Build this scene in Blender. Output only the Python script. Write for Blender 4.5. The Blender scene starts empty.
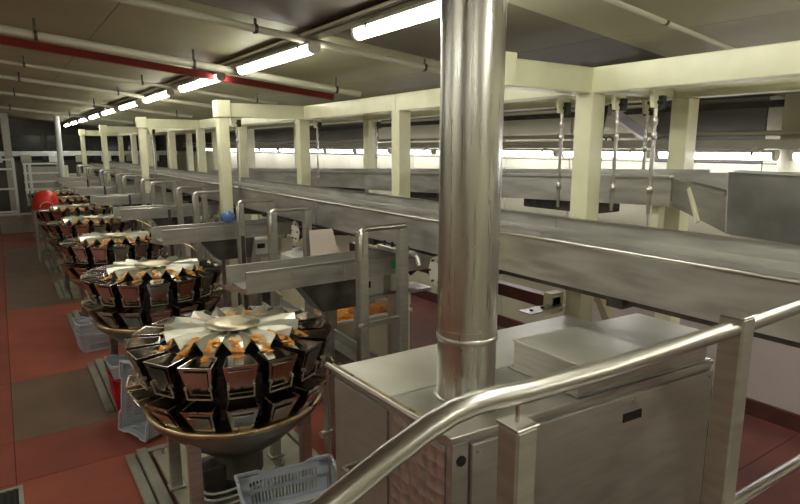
import bpy, bmesh, math, random
from mathutils import Vector, Matrix
random.seed(7)
S = bpy.context.scene
COL = S.collection
PI = math.pi

# ------------------------------------------------------------------ camera, world, exposure
H = 2.6
PITCH, YAW = math.radians(10.296), math.radians(34.45)
fw = Vector((math.sin(YAW)*math.cos(PITCH), math.cos(YAW)*math.cos(PITCH), -math.sin(PITCH)))
rt = Vector((math.cos(YAW), -math.sin(YAW), 0)); up = rt.cross(fw)
cd = bpy.data.cameras.new('camera'); cam = bpy.data.objects.new('camera', cd); COL.objects.link(cam)
m = Matrix((rt, up, -fw)).transposed().to_4x4(); m.translation = (0, 0, H)
cam.matrix_world = m
cd.sensor_width = 36; cd.lens = 578/800*36; cd.clip_start = .05; cd.clip_end = 100
S.camera = cam
w = bpy.data.worlds.new('world'); S.world = w; w.use_nodes = True
w.node_tree.nodes['Background'].inputs[0].default_value = (.9, .95, .8, 1)
w.node_tree.nodes['Background'].inputs[1].default_value = .12
S.view_settings.view_transform = 'Standard'; S.view_settings.look = 'None'
S.view_settings.gamma = 1; S.view_settings.exposure = .82
LAMP = 18.0          # strength of the fluorescent diffusers

# ------------------------------------------------------------------ materials
def mat(name, col, rough=.5, metal=0., noise=0., nscale=8., bump=0., stretch=None, emit=0, col2=None, spec=None, coat=0, alpha=None):
    M = bpy.data.materials.new(name); M.use_nodes = True
    nt = M.node_tree; b = nt.nodes['Principled BSDF']
    b.inputs['Base Color'].default_value = (*col, 1)
    b.inputs['Roughness'].default_value = rough; b.inputs['Metallic'].default_value = metal
    if spec is not None: b.inputs['Specular IOR Level'].default_value = spec
    if coat: b.inputs['Coat Weight'].default_value = coat; b.inputs['Coat Roughness'].default_value = .15
    if emit:
        b.inputs['Emission Color'].default_value = (*col, 1); b.inputs['Emission Strength'].default_value = emit
    if noise or bump:
        tc = nt.nodes.new('ShaderNodeTexCoord'); mp = nt.nodes.new('ShaderNodeMapping')
        nt.links.new(tc.outputs['Object'], mp.inputs[0])
        if stretch: mp.inputs['Scale'].default_value = stretch
        n = nt.nodes.new('ShaderNodeTexNoise'); n.inputs['Scale'].default_value = nscale; n.inputs['Detail'].default_value = 4
        nt.links.new(mp.outputs[0], n.inputs['Vector'])
        if noise:
            r = nt.nodes.new('ShaderNodeMix'); r.data_type = 'RGBA'
            c2 = col2 or tuple(c*(1-noise) for c in col)
            r.inputs['A'].default_value = (*c2, 1); r.inputs['B'].default_value = (*[min(1, c*(1+(0 if col2 else noise*.5))) for c in col], 1)
            cr = nt.nodes.new('ShaderNodeMapRange'); cr.inputs[1].default_value = .35; cr.inputs[2].default_value = .65
            nt.links.new(n.outputs['Fac'], cr.inputs[0]); nt.links.new(cr.outputs[0], r.inputs['Factor'])
            nt.links.new(r.outputs['Result'], b.inputs['Base Color'])
            if metal > .5:
                rr = nt.nodes.new('ShaderNodeMapRange'); rr.inputs[1].default_value = .3; rr.inputs[2].default_value = .7
                rr.inputs[3].default_value = rough*.8; rr.inputs[4].default_value = rough*1.25
                nt.links.new(n.outputs['Fac'], rr.inputs[0]); nt.links.new(rr.outputs[0], b.inputs['Roughness'])
        if bump:
            bp = nt.nodes.new('ShaderNodeBump'); bp.inputs['Strength'].default_value = bump; bp.inputs['Distance'].default_value = .01
            nt.links.new(n.outputs['Fac'], bp.inputs['Height']); nt.links.new(bp.outputs[0], b.inputs['Normal'])
    return M
STEEL = mat('satin_steel', (.56, .55, .51), .36, 1, .14, 5, .05, (1, 1, 14))
DUCT = mat('duct_steel', (.55, .535, .49), .30, 1, .06, 4, .012, (9, 9, .6))
SHEET = mat('sheet_steel', (.50, .49, .46), .44, .85, .18, 3, .04, (1, 1, 5))
DOORS = mat('brushed_door_steel', (.40, .385, .345), .52, .6, .12, 3, .04, (1.5, 1.5, 9))
CHUTE = mat('smudged_chute_steel', (.27, .265, .25), .42, .8, .35, 2.2, .03)
TOPS = mat('scuffed_top_steel', (.70, .69, .61), .42, .75, .12, 3, .03, (1, 1, 1))
SWIRL = mat('swirled_steel', (.52, .51, .48), .34, .8)
_n = SWIRL.node_tree; _v = _n.nodes.new('ShaderNodeTexVoronoi'); _v.inputs['Scale'].default_value = 15; _v.inputs['Randomness'].default_value = .35
_t = _n.nodes.new('ShaderNodeTexCoord'); _n.links.new(_t.outputs['Object'], _v.inputs['Vector'])
_b = _n.nodes.new('ShaderNodeBump'); _b.inputs['Strength'].default_value = .6; _b.inputs['Distance'].default_value = .03
_n.links.new(_v.outputs['Distance'], _b.inputs['Height']); _n.links.new(_b.outputs[0], _n.nodes['Principled BSDF'].inputs['Normal'])
MIRROR = mat('polished_hopper_steel', (.50, .46, .41), .16, 1, .18, 6, .03)
PANST = mat('bright_pan_steel', (.80, .79, .68), .34, .9, .08, 3)
OILY = mat('oily_disc_steel', (.80, .72, .52), .40, .85, .12, 9, .03)
RIMY = mat('oiled_rim_steel', (.62, .50, .30), .3, 1, .2, 9)
DARKST = mat('dark_steel', (.10, .095, .085), .45, .7, .3, 9)
BLACK = mat('black_plastic', (.012, .012, .012), .4)
RAILST = mat('polished_rail_steel', (.52, .495, .46), .30, 1)
POSTST = mat('brown_tinted_post_steel', (.34, .315, .27), .42, .7, .15, 4, .04, (1, 1, 8))
HOOPST = mat('grey_hoop_steel', (.44, .43, .38), .45, .75, .12, 4, .03, (1, 1, 8))
CREAM = mat('cream_paint', (.80, .79, .55), .42, 0, .07, 5, .02, coat=.2)
CREAMP = mat('cream_plastic', (.72, .68, .50), .5, 0, .08, 5)
WHITEP = mat('white_enamel', (.75, .74, .66), .4, 0, .08, 6)
WHITER = mat('white_paint', (.72, .76, .74), .4)
FLOORR = [mat('red_floor_paint_%s' % n, c, .38, 0, .30, 2.2, .05, col2=c2, coat=.1) for n, c, c2 in (
    ('a', (.42, .115, .072), (.33, .090, .06)), ('b', (.34, .090, .062), (.26, .072, .052)), ('worn', (.235, .155, .11), (.18, .12, .085)),
    ('dark', (.16, .045, .035), (.10, .03, .025)))]  # dark: same red floor, its weaker light put into the colour
FLOORB = mat('joint_grout', (.10, .035, .025), .6)
WALLM = mat('cream_wall_panel', (.60, .59, .45), .5, 0, .06, 1.2)
WALLP = mat('pinkish_wall_panel', (.56, .49, .48), .45, 0, .06, 1.2)
WALLD = mat('brown_wall_sheet', (.13, .12, .10), .6, 0, .25, 1.5)
KERB = mat('red_brown_kerb', (.075, .024, .017), .4, 0, .2, 5)
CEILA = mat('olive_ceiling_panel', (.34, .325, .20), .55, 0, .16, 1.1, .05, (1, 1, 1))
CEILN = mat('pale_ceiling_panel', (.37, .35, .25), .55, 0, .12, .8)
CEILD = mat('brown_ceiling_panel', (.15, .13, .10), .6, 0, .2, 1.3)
PIPEW = mat('pale_pipe', (.50, .48, .38), .4)
PIPER = mat('red_beam_paint', (.26, .022, .02), .55, 0, .15, 3)
TRUNK = mat('grey_trunking', (.45, .44, .38), .4, .3, .1, 5)
LIT = mat('lit_diffuser', (1, .99, .87), .4, emit=LAMP)
LITF = mat('lit_diffuser_cool', (.96, .93, 1), .4, emit=LAMP*.5)
CRATEG = mat('grey_crate_plastic', (.50, .54, .60), .45, 0, .06, 8)
CRATER = mat('red_crate_plastic', (.55, .02, .03), .4)
REDP = mat('glossy_red_plastic', (.75, .04, .025), .35)
CRISP = mat('orange_crisps', (.90, .33, .03), .5, 0, .5, 40, .2, col2=(.95, .55, .12))
TRAYM = mat('tray_galvanised', (.40, .40, .33), .5, .5, .2, 3, .04)
TRAYP = mat('tray_plate', (.44, .42, .32), .42, .4, .2, 2, .04)
RUST = mat('red_brown_tube', (.16, .06, .04), .35, .2, .3, 6)
CARD = mat('pink_card', (.60, .50, .44), .7)
GREEN = mat('green_sticker', (.03, .42, .10), .5)
BLUE = mat('blue_plastic', (.10, .18, .42), .4)
GLASSD = mat('dark_window_glass', (.02, .025, .03), .1, 0, spec=.6)
CLEAR = mat('milky_hose', (.55, .58, .55), .25)

# ------------------------------------------------------------------ mesh helpers
class MB:
    def __init__(s): s.v = []; s.f = []; s.sm = []
    def add(s, vs, fs, smooth=False):
        o = len(s.v); s.v += [Vector(v) for v in vs]
        for f in fs: s.f.append([i+o for i in f]); s.sm.append(smooth)
        return s
    def box(s, a, b):
        (x0, y0, z0), (x1, y1, z1) = [min(p, q) for p, q in zip(a, b)], [max(p, q) for p, q in zip(a, b)]
        return s.hexa([(x0, y0, z0), (x1, y0, z0), (x1, y1, z0), (x0, y1, z0)], [(x0, y0, z1), (x1, y0, z1), (x1, y1, z1), (x0, y1, z1)])
    def hexa(s, lo, hi, smooth=False):
        n = len(lo)
        return s.add(list(lo)+list(hi), [list(range(n))[::-1], list(range(n, 2*n))] + [[i, (i+1) % n, n+(i+1) % n, n+i] for i in range(n)], smooth)
    def obox(s, c, sz, rz=0):
        R = Matrix.Rotation(rz, 3, 'Z'); c = Vector(c); hx, hy, hz = [q/2 for q in sz]
        P = [(-hx, -hy), (hx, -hy), (hx, hy), (-hx, hy)]
        return s.hexa([c+R@Vector((x, y, -hz)) for x, y in P], [c+R@Vector((x, y, hz)) for x, y in P])
    def bar(s, p, q, wd, ht):
        p, q = Vector(p), Vector(q); d = (q-p).normalized()
        side = d.cross(Vector((0, 0, 1))); side = side.normalized() if side.length > 1e-4 else Vector((1, 0, 0)); u = side.cross(d)
        o = [side*wd/2*a+u*ht/2*b for a, b in ((-1, -1), (1, -1), (1, 1), (-1, 1))]
        return s.hexa([p+k for k in o], [q+k for k in o])
    def tube(s, pts, r, n=10):
        pts = [Vector(p) for p in pts]; rings = []; ref = None
        for i, p in enumerate(pts):
            d = ((pts[min(i+1, len(pts)-1)]-p).normalized() + (p-pts[max(i-1, 0)]).normalized()).normalized()
            if ref is None: ref = Vector((0, 0, 1)) if abs(d.z) < .9 else Vector((1, 0, 0))
            a = (ref - d*ref.dot(d)).normalized(); b = d.cross(a); ref = a
            rr = r[i] if isinstance(r, (list, tuple)) else r
            rings.append([p+(a*math.cos(t)+b*math.sin(t))*rr for t in [2*PI*k/n for k in range(n)]])
        vs = [v for g in rings for v in g]; fs = []
        for i in range(len(rings)-1):
            for k in range(n): fs.append([i*n+k, i*n+(k+1) % n, (i+1)*n+(k+1) % n, (i+1)*n+k])
        s.add(vs, fs, True)
        s.add(rings[0], [list(range(n))[::-1]]); s.add(rings[-1], [list(range(n))])
        return s
    def lathe(s, prof, c=(0, 0, 0), n=32, cap=True):
        c = Vector(c); vs = [c+Vector((r*math.cos(2*PI*k/n), r*math.sin(2*PI*k/n), z)) for r, z in prof for k in range(n)]
        fs = [[i*n+k, i*n+(k+1) % n, (i+1)*n+(k+1) % n, (i+1)*n+k] for i in range(len(prof)-1) for k in range(n)]
        s.add(vs, fs, True)
        if cap:
            s.add(vs[:n], [list(range(n))[::-1]]); s.add(vs[-n:], [list(range(n))])
        return s
    def plate(s, pts, th):          # polygon given thickness along its normal
        pts = [Vector(p) for p in pts]; nn = (pts[1]-pts[0]).cross(pts[2]-pts[0]).normalized()*th
        return s.hexa(pts, [p+nn for p in pts])
    def shell(s, top, bot, t=.004, floor=False):   # open tapered box: 4 corners top / bottom, outside + inside
        ct, cb = sum((Vector(p) for p in top), Vector())/4, sum((Vector(p) for p in bot), Vector())/4
        ti = [ct+(Vector(p)-ct)*(1-t*2/max(.05, (Vector(p)-ct).length)) for p in top]
        bi = [cb+(Vector(p)-cb)*(1-t*2/max(.05, (Vector(p)-cb).length)) for p in bot]
        vs = list(map(Vector, top))+list(map(Vector, bot))+ti+bi; fs = []
        for i in range(4):
            j = (i+1) % 4
            fs += [[i, 4+i, 4+j, j], [8+i, 8+j, 12+j, 12+i], [i, j, 8+j, 8+i], [4+i, 12+i, 12+j, 4+j]]
        s.add(vs, fs)
        if floor: s.add([v+Vector((0, 0, .004)) for v in bi]+[Vector(v) for v in bot], [[0, 1, 2, 3], [7, 6, 5, 4]])
        return s
    def mesh(s, name, m, origin=(0, 0, 0), bevel=0):
        me = bpy.data.meshes.new(name); o = Vector(origin)
        me.from_pydata([v-o for v in s.v], [], s.f); me.materials.append(m)
        me.polygons.foreach_set('use_smooth', s.sm)
        bm = bmesh.new(); bm.from_mesh(me); bmesh.ops.recalc_face_normals(bm, faces=bm.faces)
        if bevel:
            es = [e for e in bm.edges if len(e.link_faces) == 2 and e.calc_face_angle(0) > .6]
            bmesh.ops.bevel(bm, geom=es, offset=bevel, segments=1, affect='EDGES', clamp_overlap=True)
        bm.to_mesh(me); bm.free(); me.update()
        return me
ORG = {}
def obj(name, mb, m, parent=None, bevel=0, rz=None, loc=None, label=None, kind=None):
    o = bpy.data.objects.new(name, None)
    root = parent
    while root is not None and root.parent is not None: root = root.parent
    org = ORG.get(root.name, Vector()) if root is not None else Vector()
    me = mb if isinstance(mb, bpy.types.Mesh) else mb.mesh(name, m, org, bevel)
    bpy.data.objects.remove(o)
    o = bpy.data.objects.new(name, me); COL.objects.link(o)
    if parent is not None: o.parent = parent
    if rz is not None: o.rotation_euler = (0, 0, rz)
    if loc is not None: o.location = loc
    if label: o['label'] = label
    if kind: o['kind'] = kind
    return o
def thing(name, label, cat, loc=(0, 0, 0), group=None):
    o = bpy.data.objects.new(name, None); COL.objects.link(o); o.location = loc; o.empty_display_size = .1
    ORG[o.name] = Vector(loc); o['label'] = label; o['category'] = cat
    if group: o['group'] = group
    return o
def tag(o, label, cat, group=None):
    o['label'] = label; o['category'] = cat
    if group: o['group'] = group
    return o
def struct(name, mb, m, parent=None, bevel=0):
    o = obj(name, mb, m, parent, bevel)
    if parent is None: o['kind'] = 'structure'
    return o
def dup(root, loc, label, rz=None, skip=()):
    KIDS = kids.setdefault(root.name, [(c, list(kk)) for c, kk in [(c, [g for g in bpy.data.objects if g.parent == c]) for c in bpy.data.objects if c.parent == root]])
    r = root.copy(); COL.objects.link(r); r.location = loc; r['label'] = label
    if rz is not None: r.rotation_euler = (0, 0, rz)
    for c, gk in KIDS:
        if c.name.split('.')[0] in skip: continue
        d = c.copy(); COL.objects.link(d); d.parent = r
        for g in gk:
            if g.name.split('.')[0] in skip: continue
            e = g.copy(); COL.objects.link(e); e.parent = d
    return r
kids = {}
PITCHY = 2.58
ORD = ['nearest', 'second', 'third', 'fourth', 'fifth', 'sixth', 'seventh', 'eighth', 'ninth', 'tenth', 'eleventh', 'twelfth', 'thirteenth', 'fourteenth', 'fifteenth']

# ================================================================== SETTING
WX = 5.9
fl = struct('floor', MB().box((-7, -3, -.2), (WX+.1, 25.2, -.006)), FLOORB)
xs = [-7, -4.8, -2.6, -.14, 2.5, WX]; ys = [-3, -.5, 2.0, 5.12, 5.9, 7.5, 11, 14.5, 18, 21.5, 25.2]
for i in range(5):
    for j in range(10):
        if i == 4 or (i == 3 and j < 2): k = 3
        elif i == 3: k = {2: 0, 3: 1, 4: 2, 5: 0, 6: 2, 7: 2, 8: 1}.get(j, 1)
        elif i == 2: k = {2: 1, 4: 1, 5: 1}.get(j, 1)
        else: k = (i+j) % 2
        obj('floor_slab', MB().box((xs[i]+.004, ys[j]+.004, -.02), (xs[i+1]-.004, ys[j+1]-.004, 0)), FLOORR[k], fl, bevel=.003)
def cz(x): return 3.66-.102*x
# side wall with panels
wr = struct('wall_right', MB().box((WX+.04, -3, 0), (WX+.2, 25.2, 3.7)), WALLD)
y = -3.0
while y < 25:
    y2 = min(y+1.12, 25.2)
    up_dark = (2.55 < y+.5 < 3.7) or y > 8.5
    obj('wall_panel', MB().box((WX, y+.004, .15), (WX+.04, y2-.004, 1.60)), WALLP if y < 4.4 else WALLM, wr, bevel=.003)
    obj('wall_panel', MB().box((WX, y+.004, 1.608), (WX+.04, y2-.004, 2.44)), WALLM, wr, bevel=.003)
    obj('wall_panel', MB().box((WX, y+.004, 2.448), (WX+.04, y2-.004, cz(WX)+.02)), WALLD if up_dark else WALLM, wr, bevel=.003)
    y = y2
struct('baseboard_right', MB().hexa([(WX-.05, -3, 0), (WX, -3, 0), (WX, 25, 0), (WX-.05, 25, 0)], [(WX-.035, -3, .15), (WX, -3, .15), (WX, 25, .15), (WX-.035, 25, .15)]), KERB)
struct('trim_1', MB().box((WX-.06, -3, cz(WX)-.10), (WX, 25, cz(WX)-.04)), DARKST)
struct('trim_2', MB().box((WX-.22, 2.10, 1.95), (WX, 2.38, cz(WX))), WALLM, bevel=.01)       # pilaster
struct('wall_left', MB().box((-7.2, -3, -.1), (-7, 25.2, 4.6)), WALLM)
struct('wall_near', MB().box((-7.2, -3.2, -.1), (WX+.2, -3, 4.6)), WALLM)
wf = struct('wall_far', MB().box((-7.2, 25.2, -.1), (WX+.2, 25.4, 4.6)), WALLD)
for i in range(9):       # window band at the far end
    x0 = -6.6+i*1.35
    fr = MB()
    for a, b in (((x0, 25.12, 2.05), (x0+1.25, 25.2, 2.12)), ((x0, 25.12, 3.0), (x0+1.25, 25.2, 3.06)), ((x0, 25.12, 2.05), (x0+.06, 25.2, 3.06)), ((x0+1.19, 25.12, 2.05), (x0+1.25, 25.2, 3.06))): fr.box(a, b)
    wn = struct('window_%d' % (i+1), fr, DARKST)
    struct('pane', MB().box((x0+.06, 25.15, 2.12), (x0+1.19, 25.18, 3.0)), GLASSD, wn)
# ceiling: sloping panels
def slabc(x0, x1, y0, y1, dz=0, th=.04):
    return MB().hexa([(x0, y0, cz(x0)+dz), (x1, y0, cz(x1)+dz), (x1, y1, cz(x1)+dz), (x0, y1, cz(x0)+dz)], [(x0, y0, cz(x0)+dz+th), (x1, y0, cz(x1)+dz+th), (x1, y1, cz(x1)+dz+th), (x0, y1, cz(x0)+dz+th)])
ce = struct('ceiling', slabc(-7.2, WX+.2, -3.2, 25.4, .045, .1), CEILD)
cys = [-3, -.6, 2.46, 4.1, 6.35, 8.6, 10.8, 13, 15.2, 17.4, 19.6, 21.8, 25.2]
cxs = [-7, -4.4, -1.8, .8, 3.4, WX]
for j in range(len(cys)-1):
    for i in range(5):
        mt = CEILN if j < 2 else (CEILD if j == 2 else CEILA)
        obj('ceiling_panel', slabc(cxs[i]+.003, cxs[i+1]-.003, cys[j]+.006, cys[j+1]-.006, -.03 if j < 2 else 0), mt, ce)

# ================================================================== FLUORESCENT LIGHTS
def light_fixture(label, L, cool, group):
    t = thing('light_fixture', label, 'ceiling light', (0, 0, 0), group)
    h = MB().hexa([(-.055, 0, .034), (.055, 0, .034), (.055, L, .034), (-.055, L, .034)], [(-.035, 0, .06), (.035, 0, .06), (.035, L, .06), (-.035, L, .06)])
    obj('housing', h, WHITEP, t, .004)
    pr = [(.043*math.cos(a), .014+.043*math.sin(a)) for a in [PI-.45+(PI+.9)*k/10 for k in range(11)]]
    obj('diffuser', MB().hexa([(x, .03, z) for x, z in pr], [(x, L-.03, z) for x, z in pr], True), LITF if cool else LIT, t)
    for y0 in (0, L-.03): obj('end_cap', MB().hexa([(x*1.12, y0, z*1.1) for x, z in pr], [(x*1.12, y0+.03, z*1.1) for x, z in pr]), WHITEP, t)
    for y0 in (.18, L-.2):
        for sx in (-1, 1): obj('clip', MB().box((sx*.047, y0, .01), (sx*.055, y0+.02, .045)), DARKST, t)
        obj('bracket', MB().box((-.02, y0, .045), (.02, y0+.03, .085)), TRUNK, t)
    return t
LX, LZ = 2.02, 3.315
f0 = light_fixture('nearest fluorescent batten in view, cut by the tall steel duct', 1.60, False, 'fluorescent battens over the weighers')
f0.location = (LX, 3.24-.90, LZ)
dup(f0, (LX, -.38, LZ), 'fluorescent batten above the camera, out of the frame')
f0.location = (LX, 1.84, LZ)
for k in range(1, 10):
    dup(f0, (LX, 4.06+(k-1)*2.21, LZ), '%s fluorescent batten along the rail over the weighers, counted from the tall duct' % ORD[min(k, 9)])
# row carried on behind the viewer; other unseen battens added to brighten the room
for (x, y, s) in ((-2.4, 1.5, 'left aisle'), (-2.4, 5.0, 'left aisle further on'), (-2.4, 8.5, 'left aisle beyond'), (-2.4, -2.2, 'left aisle behind the viewer'), (1.9, -2.5, 'viewing platform'), (4.2, -2.2, 'right corner behind the viewer'), (4.2, -.4, 'right corner'), (-.4, -2.4, 'viewing platform, on its left'), (-4.8, 3.2, 'far left aisle'), (-4.8, 9.2, 'far left aisle further on')):
    dup(f0, (x, y, min(LZ+.3, cz(x)-.12)), 'added fluorescent fill batten over the %s, out of the frame' % s)
g0 = light_fixture('nearest fluorescent batten low on the right wall, beside the pilaster', 1.12, True, 'fluorescent battens along the right wall')
LX2, LZ2 = 5.60, 2.515
g0.location = (LX2, 1.12, LZ2)
for k in range(1, 15):
    dup(g0, (LX2, 1.13+1.22*k, LZ2), '%s fluorescent batten along the right wall, counted from the pilaster' % ORD[k])
for k in range(10, 15): pass
t = thing('light_rail', 'long pale cable rail carrying the fluorescent battens over the weighers', 'rail', (LX, -2, 3.385))
r = MB(); r.box((LX-.055, -2, 3.395), (LX+.055, 22, 3.405)); r.box((LX-.055, -2, 3.395), (LX-.047, 22, 3.435)); r.box((LX+.047, -2, 3.395), (LX+.055, 22, 3.435))
obj('channel', r, TRUNK, t, .002)
obj('conduit', MB().tube([(LX-.069, -2, 3.42), (LX-.069, 22, 3.42)], .012, 8), PIPEW, t)
for k in range(10):
    yy = 1.1+k*2.4
    obj('hanger', MB().tube([(LX, yy, 3.40), (LX, yy, cz(LX)+.02)], .008, 6), DARKST, t)
for yy in (6.75, 13.6):
    c = MB().box((LX-.11, yy, 3.37), (LX+.07, yy+.12, 3.44)); c.tube([(LX-.07, yy+.06, 3.34), (LX-.07, yy+.06, 3.47)], .035, 10); obj('junction_box', c, TRUNK, t, .006)
t = thing('wall_light_trunking', 'grey trunking above the fluorescent battens on the right wall', 'trunking', (LX2, -2, 2.6))
obj('channel', MB().box((LX2-.06, -2, 2.585), (LX2+.05, 22, 2.67)), TRUNK, t, .005)
obj('conduit', MB().tube([(LX2-.02, -2, 2.72), (LX2-.02, 22, 2.72)], .022, 8), PIPEW, t)
for k in range(20): obj('wall_bracket', MB().bar((LX2, -.9+1.215*k, 2.63), (WX, -.9+1.215*k, 2.63), .04, .03), TRUNK, t)

# ------------------------------------------------------------------ pipes under the ceiling
def cpipe(name, label, cat, y, r, mt, drop, x0=-6.5, x1=3.40, square=False, hang=True, xs=(-3, -1, .35, 1.6, 3.1)):
    t = thing(name, label, cat, (x0, y, cz(x0)-drop))
    p, q = (x0, y, cz(x0)-drop), (x1, y, cz(x1)-drop)
    obj('beam' if square else 'tube', MB().bar(p, q, r*2.2, r*2) if square else MB().tube([p, q], r, 12), mt, t)
    if hang:
        for x in xs:
            h = MB().tube([(x, y, cz(x)-drop), (x, y, cz(x)+.02)], .011, 6); h.tube([(x-.012, y, cz(x)-drop), (x+.012, y, cz(x)-drop)], r*1.25, 10); obj('hanger', h, DARKST, t)
    return t
cpipe('ceiling_pipe', 'pale insulated pipe crossing under the ceiling in front of the red beam', 'pipe', 5.75, .035, PIPEW, .13)
cpipe('ceiling_beam', 'dark red beam crossing under the ceiling', 'beam', 6.4, .034, PIPER, .12, square=True, hang=False)
cpipe('ceiling_pipe', 'thin pale pipe just beyond the red ceiling beam', 'pipe', 8.1, .022, PIPEW, .1)
cpipe('ceiling_pipe', 'pale pipe third from the duct, crossing well beyond the red beam', 'pipe', 9.9, .03, PIPEW, .09)
cpipe('ceiling_pipe', 'faint pale pipe crossing near the far end of the ceiling', 'pipe', 12.6, .03, PIPEW, .1)
cpipe('ceiling_pipe', 'pair of thin pipes crossing nearest the tall duct, behind the nearest batten', 'pipe', 4.15, .028, PIPEW, .07)
cpipe('ceiling_pipe', 'farthest pipe crossing below the ceiling over the white railings', 'pipe', 17.2, .035, PIPEW, .1)
cpipe('ceiling_pipe', 'pipe over the right corner, nearest the viewer', 'pipe', 2.0, .017, PIPEW, .035, x0=2.2, x1=5.75, xs=(2.6, 3.2, 4.2, 5.2))

# ================================================================== CREAM GANTRY
TOPZ, BOTZ = 3.15, 2.975
FX, QX, RX = 2.40, 3.58, 4.62
t = thing('support_gantry', 'cream painted steel gantry of posts and beams along the long conveyors', 'gantry', (QX, 2.75, 0))
FY = [2.78, 7.5, 12.55, 17.6, 22.4]; QY = [2.78, 5.2, 7.65, 10.15, 12.7, 15.2, 17.7, 20.1, 22.5]
def post(x, y, w, z0=.0, zt=BOTZ+.01):
    obj('post', MB().box((x-w/2, y-w/2, z0), (x+w/2, y+w/2, zt)), CREAM, t, .006)
    if z0 == 0: obj('foot_plate', MB().box((x-w*.9, y-w*.9, .0), (x+w*.9, y+w*.9, .015)), CREAM, t)
for i, yy in enumerate(FY):
    post(FX+(.10 if i == 0 else 0), yy, .13)
    obj('post_cap', MB().box((FX-.09+(.10 if i == 0 else 0), yy-.09, BOTZ-.005), (FX+.09+(.25 if i == 0 else 0), yy+.09, TOPZ+.03)), CREAM, t, .008)
    obj('beam', MB().box((FX+.09+(.25 if i == 0 else 0), yy-.07, BOTZ), (QX-.075, yy+.07, TOPZ)), CREAM, t, .006)
    obj('beam', MB().box((QX+.075, QY[i*2]-.06, BOTZ+.02), (RX-.075, QY[i*2]+.06, TOPZ-.03)), CREAM, t, .006)
for i, yy in enumerate(QY):
    post(QX, yy, .15); post(RX, yy-.12, .15)
    if i < len(QY)-1:
        obj('beam', MB().box((QX-.075, yy if i else -2.5, BOTZ), (QX+.075, QY[i+1]-.004, TOPZ)), CREAM, t, .006)
        obj('beam', MB().box((RX-.075, yy if i else -2.5, BOTZ+.01), (RX+.075, QY[i+1]-.004, TOPZ-.03)), CREAM, t, .006)
    # diagonal foot brace
    b = MB().hexa([(QX+.02, yy-.05, .95), (QX+.10, yy-.05, .85), (QX+.10, yy+.05, .85), (QX+.02, yy+.05, .95)], [(QX+.02, yy-.05, 1.70), (QX+.07, yy-.05, 1.70), (QX+.07, yy+.05, 1.70), (QX+.02, yy+.05, 1.70)])
    b.bar((QX+.05, yy, 1.72), (QX+.62, yy, .9), .07, .07)
    obj('brace', b, CREAM, t)

# hanger rods: cream lug, dark clevis, stainless rod, couplings
def hanger_rod(label, x, y, z0, side=0, z1=BOTZ):
    h = thing('hanger_rod', label, 'rod', (x, y, z0), 'hanger rods of the upper conveyor')
    obj('lug', MB().hexa([(x-.045, y-.014, z1-.11), (x+.045, y-.014, z1-.11), (x+.045, y+.014, z1-.11), (x-.045, y+.014, z1-.11)], [(x-.075, y-.014, z1), (x+.075, y-.014, z1), (x+.075, y+.014, z1), (x-.075, y+.014, z1)]), CREAM, h)
    c = MB().box((x+.0, y-.045, z1-.12), (x+.05, y+.045, z1-.03)); c.tube([(x, y-.06, z1-.075), (x, y+.06, z1-.075)], .014, 8); obj('clevis', c, BLACK, h, .004)
    obj('rod', MB().tube([(x, y, z0), (x, y, z1-.1)], .0135, 10), RAILST, h)
    for zz in (z1-.20, z1-.30, z0+.17):
        obj('coupling', MB().tube([(x, y, zz-.03), (x, y, zz-.012), (x, y, zz+.012), (x, y, zz+.03)], [.015, .021, .021, .015], 10), RAILST, h)
    return h
hanger_rod('steel hanger rod just left of the nearest cream post, beside the tall duct', 3.72, 3.15, 2.12)
hanger_rod('steel hanger rod between the two nearest cream posts, the left of that pair', 3.74, 2.66, 2.13)
hanger_rod('steel hanger rod in front of the big chute, the right of that pair', 3.74, 2.36, 2.13)
hanger_rod('steel hanger rod behind the row, standing at the back edge of the upper conveyor', 4.42, 2.86, 2.42)
hanger_rod('steel hanger rod seen behind the front cream post of the second bay', 2.58, 7.5, 2.0)
hanger_rod('steel hanger rod beside the cream post of the second bay', 3.76, 7.55, 2.0)
hanger_rod('steel hanger rod under the rear beam left of the tall duct', 4.40, 7.0, 2.3)
hanger_rod('steel hanger rod beside the front cream post of the third bay', 2.58, 12.5, 2.0)
dg = thing('diagonal_strut', 'dark diagonal strut in front of the right wall under the gantry', 'strut', (5.0, 3.9, 2.3))
obj('bar', MB().bar((4.74, 3.45, 2.93), (5.3, 3.45, 2.72), .05, .09), SHEET, dg)
obj('bar', MB().bar((5.0, 3.75, 2.62), (5.02, 3.7, 3.0), .03, .03), BLACK, dg)
obj('spring', MB().tube([(5.02+.02*math.cos(a), 3.55+a*.012, 2.68+.02*math.sin(a)) for a in [k*.7 for k in range(30)]], .006, 5), BLACK, dg)

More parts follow.
